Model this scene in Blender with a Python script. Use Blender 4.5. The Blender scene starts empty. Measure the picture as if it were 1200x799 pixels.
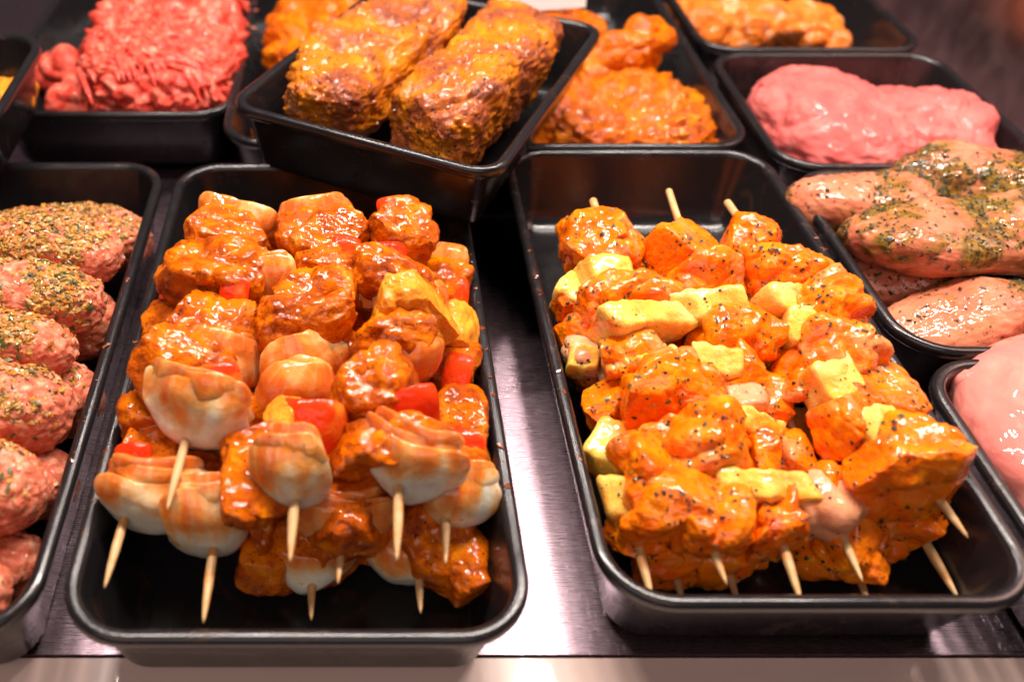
import bpy, math
import numpy as np
from mathutils import Vector, Matrix, Euler

# ------------------------------------------------------------------ camera, world, lights, exposure
scene = bpy.context.scene
COL = scene.collection
cam_d = bpy.data.cameras.new("camera")
cam = bpy.data.objects.new("camera", cam_d)
COL.objects.link(cam)
cam.location = (0, 0, 0.329)
cam.rotation_euler = (math.radians(90 - 43.5), 0, 0)
cam_d.sensor_width = 36
cam_d.lens = 30.0
cam_d.shift_x = (600 - 417) / 1200.0
cam_d.clip_start = 0.01
cam_d.clip_end = 20
cam_d.dof.use_dof = True
cam_d.dof.focus_distance = 0.40
cam_d.dof.aperture_fstop = 5.0
scene.camera = cam

world = bpy.data.worlds.new("World")
scene.world = world
world.use_nodes = True
world.node_tree.nodes["Background"].inputs[0].default_value = (1.0, 0.78, 0.80, 1)
world.node_tree.nodes["Background"].inputs[1].default_value = 0.07

def area(name, loc, target, sx, sy, power, col):
    d = bpy.data.lights.new(name, 'AREA')
    d.shape = 'RECTANGLE'; d.size = sx; d.size_y = sy
    d.energy = power; d.color = col
    o = bpy.data.objects.new(name, d)
    COL.objects.link(o)
    o.location = loc
    o.rotation_euler = (Vector(target) - Vector(loc)).to_track_quat('-Z', 'Y').to_euler()
    return o

for _i in range(7):                              # the row of small lamps over the counter
    _x = -0.27 + 0.135 * _i
    area("counter_lamp", (_x, 0.52, 0.80), (_x * 0.75, 0.31, 0.0), 0.10, 0.04, 2.35 if _i < 6 else 1.9, (1.0, 0.88, 0.80))
for _x in (-0.14, 0.16, 0.46):
    area("counter_lamp", (_x, 0.86, 0.85), (_x, 0.62, 0.0), 0.08, 0.04, 1.8, (1.0, 0.88, 0.80))
area("pink_fill", (0.12, 0.95, 0.95), (0.10, 0.45, 0.0), 1.3, 0.6, 0.45, (1.0, 0.40, 0.52))  # added unseen area light: soft fill that also pinks the steel
area("front_fill", (-0.15, -0.35, 0.75), (0.05, 0.30, 0.03), 1.0, 0.4, 2.2, (1.0, 0.82, 0.76))

scene.view_settings.view_transform = 'Standard'
scene.view_settings.look = 'None'
scene.view_settings.exposure = 0.0
scene.view_settings.gamma = 1.0
try:
    scene.view_settings.use_curve_mapping = False
except Exception:
    pass
scene.render.engine = 'CYCLES'
scene.cycles.max_bounces = 8

# ------------------------------------------------------------------ helpers: noise
_r0 = np.random.RandomState(11)
_perm = _r0.permutation(4096).astype(np.int64)
_grad = _r0.normal(size=(4096, 3)); _grad /= np.linalg.norm(_grad, axis=1)[:, None]
_grad = _grad.astype(np.float32)

def noise(p):
    """gradient noise, about -1..1; p is (N,3)"""
    p = np.asarray(p, dtype=np.float32)
    i = np.floor(p).astype(np.int64)
    f = p - i
    u = f * f * f * (f * (f * 6 - 15) + 10)
    out = np.zeros(len(p), dtype=np.float32)
    for dx in (0, 1):
        wx = u[:, 0] if dx else 1 - u[:, 0]
        hx = _perm[(i[:, 0] + dx) & 4095]
        for dy in (0, 1):
            wy = u[:, 1] if dy else 1 - u[:, 1]
            hy = _perm[(hx + i[:, 1] + dy) & 4095]
            for dz in (0, 1):
                wz = u[:, 2] if dz else 1 - u[:, 2]
                h = _perm[(hy + i[:, 2] + dz) & 4095]
                g = _grad[h]
                d = g[:, 0] * (f[:, 0] - dx) + g[:, 1] * (f[:, 1] - dy) + g[:, 2] * (f[:, 2] - dz)
                out += wx * wy * wz * d
    return out * 1.6

def fbm(p, o=3):
    s = 0; a = 1.0
    for k in range(o):
        s = s + a * noise(p * (2.03 ** k) + 17.3 * k); a *= 0.5
    return s

def vnoise(p):
    return np.stack([noise(p), noise(p + 31.7), noise(p + 73.1)], axis=1)

def sstep(a, b, x):
    t = np.clip((x - a) / (b - a), 0, 1)
    return t * t * (3 - 2 * t)

# ------------------------------------------------------------------ helpers: meshes
_topo = {}
def cube(n):
    """welded grid of a cube's surface: points in [-1,1]^3 and outward quads"""
    if n in _topo: return _topo[n]
    t = np.linspace(-1, 1, n + 1)
    A, B = np.meshgrid(t, t, indexing='ij')
    P, Q, base = [], [], 0
    idx = np.arange((n + 1) ** 2).reshape(n + 1, n + 1)
    for ax in range(3):
        for s in (-1, 1):
            q = np.zeros((n + 1, n + 1, 3))
            q[..., ax] = s; q[..., (ax + 1) % 3] = A; q[..., (ax + 2) % 3] = B
            f = np.stack([idx[:-1, :-1], idx[1:, :-1], idx[1:, 1:], idx[:-1, 1:]], -1).reshape(-1, 4)
            if s < 0: f = f[:, ::-1]
            P.append(q.reshape(-1, 3)); Q.append(f + base); base += (n + 1) ** 2
    P = np.concatenate(P); Q = np.concatenate(Q)
    key = np.round(P * 4096).astype(np.int64)
    _, first, inv = np.unique(key, axis=0, return_index=True, return_inverse=True)
    inv = inv.reshape(-1)
    _topo[n] = (P[first], inv[Q])
    return _topo[n]

def vnormals(V, Q):
    a = V[Q[:, 2]] - V[Q[:, 0]]; b = V[Q[:, 3]] - V[Q[:, 1]]
    fn = np.cross(a, b)
    N = np.zeros_like(V)
    for k in range(3):
        N[:, k] = sum(np.bincount(Q[:, j], weights=fn[:, k], minlength=len(V)) for j in range(4))
    return N / (np.linalg.norm(N, axis=1)[:, None] + 1e-12)

def link(name, V, faces, mats, parent=None, smooth=True, attrs=None, uv=None, fmat=None, matrix=None):
    """one mesh object from arrays; faces is an (M,k) array or a list of such arrays"""
    if not isinstance(faces, list): faces = [faces]
    faces = [np.asarray(f) for f in faces if len(f)]
    V = np.asarray(V, dtype=np.float32)
    me = bpy.data.meshes.new(name)
    loops = np.concatenate([f.reshape(-1) for f in faces]).astype(np.int32)
    tot = np.concatenate([np.full(len(f), f.shape[1]) for f in faces]).astype(np.int32)
    start = np.concatenate([[0], np.cumsum(tot)[:-1]]).astype(np.int32)
    me.vertices.add(len(V)); me.vertices.foreach_set("co", V.reshape(-1))
    me.loops.add(len(loops)); me.loops.foreach_set("vertex_index", loops)
    me.polygons.add(len(tot)); me.polygons.foreach_set("loop_start", start)
    try: me.polygons.foreach_set("loop_total", tot)
    except Exception: pass
    if fmat is not None: me.polygons.foreach_set("material_index", np.asarray(fmat, dtype=np.int32))
    me.update(calc_edges=True)
    me.polygons.foreach_set("use_smooth", np.full(len(tot), bool(smooth)))
    for m in (mats if isinstance(mats, (list, tuple)) else [mats]): me.materials.append(m)
    for k, v in (attrs or {}).items():
        a = me.attributes.new(k, 'FLOAT', 'POINT'); a.data.foreach_set("value", np.asarray(v, dtype=np.float32))
    if uv is not None:
        l = me.uv_layers.new(name="UVMap"); l.data.foreach_set("uv", np.asarray(uv, dtype=np.float32)[loops].reshape(-1))
    me.validate()
    o = bpy.data.objects.new(name, me)
    COL.objects.link(o)
    if parent is not None: o.parent = parent
    if matrix is not None: o.matrix_local = matrix
    return o

def tag(o, label=None, cat=None, group=None, kind=None):
    if label: o["label"] = label
    if cat: o["category"] = cat
    if group: o["group"] = group
    if kind: o["kind"] = kind
    return o

def empty(name, loc, rot=(0, 0, 0)):
    o = bpy.data.objects.new(name, None); COL.objects.link(o)
    o.empty_display_size = 0.02
    o.location = loc; o.rotation_euler = rot
    return o

def rotm(rx, ry, rz):
    return np.array(Euler((rx, ry, rz)).to_matrix())

# ------------------------------------------------------------------ helpers: materials
class NT:
    def __init__(s, name):
        s.m = bpy.data.materials.new(name); s.m.use_nodes = True
        s.t = s.m.node_tree; s.b = s.t.nodes["Principled BSDF"]
    def n(s, typ, **kw):
        x = s.t.nodes.new(typ)
        for k, v in kw.items(): setattr(x, k, v)
        return x
    def l(s, a, b): s.t.links.new(a, b)
    def coords(s, shift=True):
        tc = s.n('ShaderNodeTexCoord')
        if not shift: return tc.outputs['Object']
        oi = s.n('ShaderNodeObjectInfo')
        mu = s.n('ShaderNodeVectorMath', operation='SCALE'); mu.inputs[0].default_value = (13.1, 7.7, 21.3)
        s.l(oi.outputs['Random'], mu.inputs['Scale'])
        ad = s.n('ShaderNodeVectorMath', operation='ADD')
        s.l(tc.outputs['Object'], ad.inputs[0]); s.l(mu.outputs[0], ad.inputs[1])
        return ad.outputs[0]
    def noise(s, v, scale, detail=3.0, rough=.55, dist=0.0):
        x = s.n('ShaderNodeTexNoise'); s.l(v, x.inputs['Vector'])
        x.inputs['Scale'].default_value = scale; x.inputs['Detail'].default_value = detail
        x.inputs['Roughness'].default_value = rough; x.inputs['Distortion'].default_value = dist
        return x.outputs['Fac']
    def ramp(s, f, stops, interp='LINEAR'):
        x = s.n('ShaderNodeValToRGB'); x.color_ramp.interpolation = interp
        e = x.color_ramp.elements
        while len(e) < len(stops): e.new(0.5)
        for el, (p, c) in zip(e, stops):
            el.position = p; el.color = (c[0], c[1], c[2], 1) if hasattr(c, '__len__') else (c, c, c, 1)
        s.l(f, x.inputs[0]); return x.outputs[0]
    def mix(s, f, a, b):
        x = s.n('ShaderNodeMix', data_type='RGBA')
        for sock, v in ((x.inputs['Factor'], f), (x.inputs['A'], a), (x.inputs['B'], b)):
            pass
        ins = {i.identifier: i for i in x.inputs}
        for key, v in (('Factor_Float', f), ('A_Color', a), ('B_Color', b)):
            if hasattr(v, 'links'): s.l(v, ins[key])
            elif key == 'Factor_Float': ins[key].default_value = v
            else: ins[key].default_value = (v[0], v[1], v[2], 1)
        return [o for o in x.outputs if o.identifier == 'Result_Color'][0]
    def math(s, op, a, b=0.0, c=None):
        x = s.n('ShaderNodeMath', operation=op)
        for k, v in enumerate((a, b, c)):
            if v is None: continue
            if hasattr(v, 'links'): s.l(v, x.inputs[k])
            else: x.inputs[k].default_value = v
        return x.outputs[0]
    def attr(s, name):
        x = s.n('ShaderNodeAttribute'); x.attribute_name = name; return x.outputs['Fac']
    def bump(s, h, strength, dist, prev=None):
        x = s.n('ShaderNodeBump'); x.inputs['Strength'].default_value = strength; x.inputs['Distance'].default_value = dist
        s.l(h, x.inputs['Height'])
        if prev is not None: s.l(prev, x.inputs['Normal'])
        return x.outputs[0]
    def voro(s, v, scale, feature='F1', out='Distance', rnd=1.0):
        x = s.n('ShaderNodeTexVoronoi', feature=feature); s.l(v, x.inputs['Vector'])
        x.inputs['Scale'].default_value = scale; x.inputs['Randomness'].default_value = rnd
        return x.outputs[out]
    def set(s, **kw):
        for k, v in kw.items():
            i = s.b.inputs[k.replace('_', ' ')]
            if hasattr(v, 'links'): s.l(v, i)
            elif hasattr(v, '__len__') and len(v) == 3 and k not in ('Subsurface_Radius',): i.default_value = (*v, 1)
            else: i.default_value = v

def food(name, ramp, cscale=70, speck=0.0, speck_col=(.02, .01, .005), grain=0.25, rough=(.22, .5), coat=.5, sss=.12,
         sss_rad=(1, .35, .15), pale=None, pale_amt=.62, fibre=None, fine=1.0, cover=None, cover_col=None, dist=.8, veins=False, amber=False):
    """wet marinated surface: colour patches, specks, grainy relief, glossy coat"""
    k = NT(name)
    v = k.coords()
    f = k.noise(v, cscale, 4, .6, dist)
    col = k.ramp(f, ramp)
    if pale:
        g = k.noise(v, cscale * .55, 3, .5, 1.2)
        col = k.mix(k.ramp(g, [(pale_amt, 0), (pale_amt + .10, 1)]), col, pale)
    if cover:                                   # sauce lying over the piece: vertex mask broken up by noise
        c0 = k.math('ADD', k.attr('cover'), k.math('MULTIPLY', k.math('SUBTRACT', k.noise(v, 95, 5, .6, 1.2), .5), .62 if amber else .95))
        cm = k.ramp(c0, [(.30, 0), (.46, .45), (.66, .88), (.85, .97)])
        cc = k.ramp(c0, [(.30, (.90, .60, .16)), (.50, (.90, .40, .03)), (.72, (.84, .24, .005)), (.95, (.70, .13, .002))]) if amber else k.ramp(k.noise(v, 220, 3), cover_col)
        col = k.mix(cm, col, cc)
    if speck > 0:
        d = k.noise(v, 750, 2, .5)
        big = k.noise(v, 110, 2, .5)
        sm = k.math('ADD', d, k.math('MULTIPLY', k.math('SUBTRACT', big, .5), .28))
        col = k.mix(k.ramp(sm, [(1 - speck, 0), (1 - speck + .035, 1)]), col, speck_col)
    h1 = k.noise(v, 260, 5, .6, .3)
    h2 = k.noise(v, 900, 3, .6)
    h3 = k.noise(v, 420, 1, .4, .6)
    nrm = k.bump(h1, min(1, grain * 1.8), .0030)
    nrm = k.bump(h2, min(1, grain * fine * 1.4), .0007, nrm)
    wet = k.bump(k.noise(v, 230, 0, .4, .6), min(1, grain * 1.5), .0021)
    wet = k.bump(h3, min(1, grain * .6), .0008, wet)
    if fibre:
        mp = k.n('ShaderNodeMapping'); k.l(v, mp.inputs[0]); mp.inputs['Scale'].default_value = fibre
        fb = k.noise(mp.outputs[0], 1.0, 3, .6, .2)
        nrm = k.bump(fb, .5, .0010, nrm); wet = k.bump(fb, .12, .0005, wet)
    if veins:                                   # fine lines along the layer, from its own UVs
        uvn = k.n('ShaderNodeUVMap'); mp = k.n('ShaderNodeMapping'); k.l(uvn.outputs[0], mp.inputs[0]); mp.inputs['Scale'].default_value = (7, .45, 1)
        vn = k.noise(mp.outputs[0], 1.0, 2, .5)
        nrm = k.bump(vn, .30, .0009, nrm); wet = k.bump(vn, .22, .0007, wet)
        col = k.mix(k.ramp(vn, [(.50, 0), (.72, .28)]), col, (.62, .50, .30))
    r = k.ramp(k.noise(v, 140, 3), [(.35, rough[0]), (.7, rough[1])])
    k.set(Base_Color=col, Roughness=r, Normal=nrm, Coat_Weight=coat, Coat_Roughness=.035, Coat_Normal=wet,
          Subsurface_Weight=sss, Subsurface_Radius=sss_rad, Subsurface_Scale=.004, Specular_IOR_Level=.02)
    return k.m

SAUCE = [(.25, (.62, .10, .012)), (.5, (.80, .20, .018)), (.75, (.88, .32, .03))]
M = {}
M['pork'] = food('marinated_pork', [(.28, (.22, .030, .002)), (.44, (.48, .078, .001)), (.60, (.76, .165, .001)), (.78, (.92, .32, .004))],
                 75, speck=.33, grain=.34, pale=(.48, .10, .02), pale_amt=.66, coat=.8, rough=(.3, .5), sss=.06)
M['onion'] = food('raw_onion', [(.3, (.80, .73, .56)), (.7, (.88, .84, .70))], 40, speck=.26, speck_col=(.25, .06, .01), grain=.10, amber=True,
                  rough=(.15, .35), coat=.9, sss=.45, sss_rad=(1, .75, .45), veins=True, cover=True, cover_col=[(.3, (.76, .15, .002)), (.65, (.92, .32, .006))])
M['pepper'] = food('red_pepper', [(.3, (.62, .022, .004)), (.7, (.80, .055, .006))], 50, speck=.25, grain=.16, rough=(.12, .3), sss=.15,
                   cover=True, cover_col=[(.3, (.72, .14, .012)), (.7, (.85, .28, .02))])
M['fat'] = food('marinated_fat', [(.3, (.74, .17, .008)), (.7, (.90, .38, .035))], 70, speck=.27, grain=.25, sss=.15)
M['chicken'] = food('marinated_chicken', [(.25, (.74, .075, .001)), (.42, (.88, .14, .001)), (.60, (.94, .23, .002)), (.8, (.96, .40, .012))],
                    55, speck=.24, grain=.26, rough=(.28, .45), coat=1.0, sss=.28, sss_rad=(1, .3, .12), pale=(.86, .26, .075), pale_amt=.58,
                    fibre=(420, 90, 420), fine=.6)
M['pineapple'] = food('pineapple', [(.25, (.83, .42, .04)), (.5, (.87, .55, .10)), (.75, (.91, .67, .24))], 60, speck=.24,
                      speck_col=(.10, .07, .01), grain=.22, rough=(.15, .35), coat=.9, sss=.55, sss_rad=(1, .7, .2), fibre=(500, 120, 60),
                      cover=True, cover_col=[(.3, (.84, .19, .01)), (.7, (.90, .32, .02))])
M['pinkpiece'] = food('pale_chicken', [(.3, (.72, .26, .13)), (.7, (.85, .42, .20))], 60, speck=.25, grain=.12, rough=(.12, .3), coat=.8,
                      sss=.3, fibre=(60, 300, 300))
M['mince'] = food('minced_pork', [(.30, (.56, .105, .055)), (.48, (.68, .175, .095)), (.58, (.75, .26, .15)), (.70, (.82, .46, .30))], 230, grain=.30,
                  rough=(.25, .5), coat=.3, sss=.2, dist=.2)
M['beef'] = food('raw_beef', [(.25, (.58, .030, .020)), (.5, (.78, .085, .055)), (.62, (.84, .20, .13)), (.76, (.88, .45, .33))], 120, grain=.25,
                 rough=(.2, .45), coat=.4, sss=.15, fibre=(60, 300, 300))
M['steak'] = food('orange_marinated_steak', [(.28, (.32, .045, .002)), (.46, (.68, .125, .001)), (.65, (.84, .22, .002)), (.8, (.90, .37, .012))],
                  85, speck=.36, grain=.55, sss=.05)
M['neck'] = food('spiced_pork_neck', [(.26, (.18, .045, .022)), (.40, (.36, .085, .030)), (.52, (.58, .15, .008)), (.72, (.80, .27, .012))],
                 34, speck=.30, grain=.45, rough=(.2, .45), coat=.6, sss=.04, pale=(.46, .17, .10), pale_amt=.62)
M['fillet'] = food('orange_chicken_fillet', [(.3, (.62, .11, .012)), (.55, (.74, .19, .02)), (.8, (.80, .31, .08))], 50, speck=.25, grain=.2,
                   coat=.5, sss=.15, pale=(.84, .44, .24), pale_amt=.58)
M['turkey'] = food('raw_turkey', [(.3, (.60, .09, .085)), (.5, (.68, .14, .125)), (.75, (.74, .22, .19))], 40, grain=.08, rough=(.25, .45), coat=.3,
                   sss=.3, sss_rad=(1, .4, .3), fibre=(120, 30, 120))
M['herbchicken'] = food('herb_chicken', [(.3, (.52, .13, .07)), (.5, (.62, .19, .10)), (.75, (.68, .28, .15))], 45, speck=.30, speck_col=(.05, .035, .006),
                        grain=.12, rough=(.14, .35), coat=.8, sss=.22, cover=True, cover_col=[(.3, (.05, .036, .006)), (.5, (.17, .105, .012)), (.75, (.42, .21, .025))])
M['breast'] = food('raw_chicken_breast', [(.3, (.70, .17, .14)), (.6, (.76, .235, .19)), (.8, (.80, .34, .27))], 30, grain=.05, rough=(.10, .25), coat=1.0,
                   sss=.35, sss_rad=(1, .45, .35), fibre=(30, 120, 120))

k = NT('wood'); v = k.coords()
mp = k.n('ShaderNodeMapping'); k.l(v, mp.inputs[0]); mp.inputs['Scale'].default_value = (900, 35, 900)
f = k.noise(mp.outputs[0], 1.0, 3)
k.set(Base_Color=k.mix(k.ramp(k.noise(v, 140, 3), [(.52, 0), (.70, .8)]), k.ramp(f, [(.3, (.50, .27, .10)), (.7, (.70, .46, .21))]), (.62, .22, .03)),
      Roughness=.55, Normal=k.bump(f, .4, .0004), Subsurface_Weight=.05, Subsurface_Scale=.002)
M['wood'] = k.m
def flake(name, col, rough=.4, coat=.3):
    k = NT(name); v = k.coords()
    k.set(Base_Color=k.ramp(k.noise(v, 500, 2), [(.3, [c * .6 for c in col]), (.7, col)]), Roughness=rough, Coat_Weight=coat)
    return k.m
M['herb'] = flake('dried_herb', (.028, .030, .008), .5, .1)
M['pepperspeck'] = flake('black_pepper', (.035, .016, .008))
M['crumb'] = flake('mustard_crumb', (.62, .30, .04)); M['crumb2'] = flake('pale_crumb', (.66, .40, .15)); M['crumb3'] = flake('chilli_crumb', (.60, .17, .03))
M['herb2'] = flake('olive_herb', (.10, .095, .018))

M['drip'] = flake('marinade_drip', (.26, .055, .006), .25, .8)
k = NT('black_plastic'); v = k.coords()
sc = k.n('ShaderNodeMapping'); k.l(v, sc.inputs[0]); sc.inputs['Scale'].default_value = (1, 1, .15)
sm = k.ramp(k.noise(v, 32, 6, .7, 1.5), [(.56, 0), (.72, 1)])
k.set(Base_Color=k.mix(sm, (.011, .010, .011), (.032, .014, .009)), Roughness=k.math('ADD', k.ramp(k.noise(v, 60, 5, .7), [(.3, .14), (.75, .30)]), k.math('MULTIPLY', sm, .18)),
      Normal=k.bump(k.noise(sc.outputs[0], 600, 3), .06, .0004), Specular_IOR_Level=.55)
M['tray'] = k.m

k = NT('brushed_steel'); v = k.coords(False)
mp = k.n('ShaderNodeMapping'); k.l(v, mp.inputs[0]); mp.inputs['Scale'].default_value = (90, 1800, 90)
mp.inputs['Rotation'].default_value = (0, 0, .05)
g = k.noise(mp.outputs[0], 1.0, 3, .6)
mp2 = k.n('ShaderNodeMapping'); k.l(v, mp2.inputs[0]); mp2.inputs['Scale'].default_value = (2600, 55, 90); mp2.inputs['Rotation'].default_value = (0, 0, -.12)
g2 = k.ramp(k.noise(mp2.outputs[0], 1.0, 2, .5), [(.66, 0), (.72, 1)])
blot = k.noise(v, 25, 4, .6)
tan = k.n('ShaderNodeTangent', direction_type='UV_MAP')
k.set(Base_Color=k.mix(blot, (.42, .30, .36), (.57, .43, .49)), Metallic=1.0,  # mauve base: pink lamp light put into the steel colour
      Roughness=k.math('ADD', k.math('MULTIPLY', g, .16), k.math('ADD', .20, k.math('MULTIPLY', g2, .25))),
      Anisotropic=.6, Tangent=tan.outputs[0], Normal=k.bump(k.math('ADD', g, k.math('MULTIPLY', g2, 1.2)), .4, .0003))
M['steel'] = k.m
k = NT('reflection_tinted_steel'); v = k.coords(False)
k.set(Base_Color=k.ramp(k.noise(v, 14, 4), [(.3, (.46, .30, .28)), (.7, (.66, .46, .43))]), Metallic=1.0, Roughness=k.ramp(k.noise(v, 40, 4), [(.3, .32), (.7, .45)]))  # reddish base paints in the warm blurred reflection on the wall
M['tinted_wall'] = k.m
k = NT('cream_enamel'); v = k.coords(False)
k.set(Base_Color=k.ramp(k.noise(v, 20, 3), [(.3, (.82, .60, .52)), (.7, (.85, .64, .56))]), Roughness=.35, Coat_Weight=.2)
M['ledge'] = k.m
k = NT('white_card'); v = k.coords(False)
k.set(Base_Color=k.ramp(k.noise(v, 60, 2), [(.3, (.80, .80, .79)), (.7, (.84, .84, .83))]), Roughness=.5)
M['card'] = k.m

# ------------------------------------------------------------------ the setting: shelf, ledge, side panel
def slab(name, lo, hi, mat, bev=0.0015):
    """box with rounded edges"""
    P, Q = cube(10)
    lo = np.array(lo); hi = np.array(hi); half = (hi - lo) / 2; c = (hi + lo) / 2
    t = np.sign(P) * (1 - (1 - np.abs(P)) ** 1.0)
    inner = np.clip(t * half, -(half - bev), half - bev)
    d = t * half - inner
    ln = np.linalg.norm(d, axis=1)[:, None]
    V = inner + np.where(ln > 1e-9, d / np.maximum(ln, 1e-9) * bev, 0) + c
    on = np.abs(P) > .999
    for a in range(3):
        s = on[:, a]
        flat = s & (on.sum(1) == 1)
        V[flat, a] = c[a] + np.sign(P[flat, a]) * half[a]
    o = link(name, V, Q, mat, smooth=True, uv=np.stack([V[:, 0], V[:, 1]], 1))
    return o

def sheet(name, lo, hi, mat):
    lo = np.array(lo, float); hi = np.array(hi, float)
    V = np.array([[lo[0], lo[1], lo[2]], [hi[0], lo[1], lo[2]], [hi[0], hi[1], lo[2]], [lo[0], hi[1], lo[2]],
                  [lo[0], lo[1], hi[2]], [hi[0], lo[1], hi[2]], [hi[0], hi[1], hi[2]], [lo[0], hi[1], hi[2]]])
    Q = np.array([[0, 3, 2, 1], [4, 5, 6, 7], [0, 1, 5, 4], [1, 2, 6, 5], [2, 3, 7, 6], [3, 0, 4, 7]])
    return link(name, V, Q, mat, smooth=False, uv=V[:, [0, 1]] if abs(hi[2] - lo[2]) < .05 else V[:, [1, 2]])

tag(sheet('shelf_floor', (-.7, .163, -.012), (.60, 1.1, 0), M['steel']), 'brushed stainless steel shelf under the black trays', kind='structure')
tag(sheet('front_ledge', (-.7, .02, -.030), (.60, .1622, -.0015), M['ledge']), 'pale cream front ledge of the counter', kind='structure')
tag(sheet('side_wall', (.478, .165, .002), (.488, 1.1, .40), M['tinted_wall']), 'brushed steel side wall of the counter', kind='structure')

def flakes(rs, pts, nrm, smin, smax, mats_w, lift=.0003):
    """small irregular chips lying on a surface: returns V, tris+quads, material index"""
    n = len(pts)
    if n == 0: return None
    t = rs.normal(size=(n, 3)); t -= (t * nrm).sum(1)[:, None] * nrm; t /= np.linalg.norm(t, axis=1)[:, None]
    b = np.cross(nrm, t)
    s = rs.uniform(smin, smax, n) * np.where(rs.rand(n) < .25, 1.35, 1); el = rs.uniform(.35, .9, n)
    k = 5
    V = np.zeros((n, k + 1, 3))
    for i in range(k):
        a = 2 * math.pi * i / k + rs.uniform(-.5, .5, n); q = rs.uniform(.6, 1.1, n)
        V[:, i] = pts + t * (np.cos(a) * q * s)[:, None] + b * (np.sin(a) * q * s * el)[:, None] + nrm * (rs.uniform(-.15, .35, n) * s + lift)[:, None]
    V[:, k] = pts + nrm * (lift + s * rs.uniform(.15, .5, n))[:, None]
    base = (np.arange(n) * (k + 1))[:, None]
    F = np.concatenate([np.stack([base[:, 0] + i, base[:, 0] + (i + 1) % k, base[:, 0] + k], 1) for i in range(k)])
    mi = np.tile(rs.choice(len(mats_w), n, p=np.array(mats_w) / sum(mats_w)), k)
    return V.reshape(-1, 3), F, mi

def put_flakes(name, parent, chunks, mats, kind='stuff', label=None):
    Vs, Fs, Ms, b = [], [], [], 0
    for c in chunks:
        if c is None: continue
        V, F, m = c; Vs.append(V); Fs.append(F + b); Ms.append(m); b += len(V)
    if not Vs: return None
    o = link(name, np.concatenate(Vs), np.concatenate(Fs), mats, parent, smooth=False, fmat=np.concatenate(Ms))
    o["kind"] = kind
    return o

# ------------------------------------------------------------------ black trays
def rrect(w, l, r, n=9):
    pts = []
    for cx, cy, a0 in ((w / 2 - r, l / 2 - r, 0), (-w / 2 + r, l / 2 - r, 90), (-w / 2 + r, -l / 2 + r, 180), (w / 2 - r, -l / 2 + r, 270)):
        for i in range(n + 1):
            a = math.radians(a0 + 90 * i / n); pts.append((cx + r * math.cos(a), cy + r * math.sin(a)))
    return pts

def loft(w, l, R, prof, cap):
    V, loops = [], []
    for ins, z in prof:
        lp = rrect(w - 2 * ins, l - 2 * ins, max(R - ins, .004))
        loops.append(range(len(V), len(V) + len(lp))); V += [(x, y, z) for x, y in lp]
    n = len(loops[0]); Q = []
    for a, b in zip(loops[:-1], loops[1:]):
        for i in range(n):
            j = (i + 1) % n; Q.append((a[i], a[j], b[j], b[i]))
    T = []
    if cap:
        c = len(V); V.append((0, 0, prof[-1][1]))
        lp = loops[-1]; T = [(lp[i], lp[(i + 1) % n], c) for i in range(n)]
    return np.array(V), np.array(Q), np.array(T)

def tray(label, x0, x1, y0, y1, rim=.05, depth=.049, rot=0.0, R=.027, taper=.009, smear=0):
    w, l = x1 - x0, y1 - y0
    t = empty('food_tray', ((x0 + x1) / 2, (y0 + y1) / 2, rim - depth), (0, 0, rot))
    tag(t, label, 'tray', 'black food trays')
    D = depth
    V, Q, T = loft(w, l, R, [(.0042, D - .0055), (.0006, D - .0058), (0, D - .0045), (0, D - .0022), (.0007, D - .0006), (.0020, D), (.0042, D - .0002),
                             (.0056, D - .0011), (.0062, D - .0030)], False)
    link('rim', V, [Q, T] if len(T) else Q, M['tray'], t)
    V, Q, T = loft(w, l, R, [(.0062, D - .0030), (.0062 + taper * .8, .013), (.0068 + taper, .008), (.0095 + taper, .0045), (.015 + taper, .0027), (.022 + taper, .0022)], True)
    link('basin', V, [Q, T], M['tray'], t)
    V, Q, T = loft(w, l, R, [(.0042, D - .0055), (.0042 + taper * .85, .006), (.0060 + taper, .0015), (.010 + taper, 0), (.02 + taper, 0)], True)
    if smear:
        r = np.random.RandomState(int(abs(x0) * 1e4))
        pts = []
        for _ in range(smear):
            if r.rand() < .55:                       # drops on the floor, near the walls
                px = r.choice([-1, 1]) * (w / 2 - .021 - r.rand() ** 2 * .03); py = r.uniform(-l / 2 + .026, l / 2 - .05); pts.append((px, py, .0026, 0, 0, 1))
            else:                                    # crumbs on the rim of the long sides
                px = r.choice([-1, 1]) * (w / 2 - .0030); py = r.uniform(-l / 2 + .03, l / 2 - .09); pts.append((px, py, depth, 0, 0, 1))
        P = np.array(pts)
        c = flakes(r, P[:, :3], P[:, 3:], .0003, .0018, [1], lift=0)
        put_flakes('marinade_drips', t, [c], [M['drip']])
    link('outer_wall', V, [Q[:, ::-1], T[:, ::-1]], M['tray'], t)
    return t

tray('long black tray holding the pork, onion and pepper skewers', -.1075, .064, .1425, .4525, smear=60)
tray('long black tray holding the chicken and pineapple skewers', .090, .2535, .156, .469, smear=50)
tray('black tray holding the seasoned minced meat rolls', -.284, -.1145, .1435, .4535, smear=45)
tray('black tray holding the raw red minced beef', -.250, -.0815, .5115, .81)
tray('black tray propped across two others holding yellow marinated bits', -.362, -.193, .402, .525, rim=.100, depth=.046)
tray('black tray of orange steaks beside the red minced beef tray', -.0865, .0815, .476, .79)
tray('black tray of grainy orange steaks behind the chicken skewers', .0825, .2515, .4705, .79)
tray('black tray of orange chicken fillets in the far corner', .2585, .428, .608, .80)
tray('black tray of pale pink raw turkey pieces', .2585, .428, .447, .605, rim=.05)
tray('black tray of herb marinated chicken breasts', .2585, .428, .286, .445)
tray('black tray of plain raw chicken breast at the corner of the shelf', .2585, .428, .125, .283)
T7 = tray('small black tray laid askew on top with two spiced pork necks', -.081, .081, -.100, .100, rim=.098, depth=.0465, taper=.010, R=.018)
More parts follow.
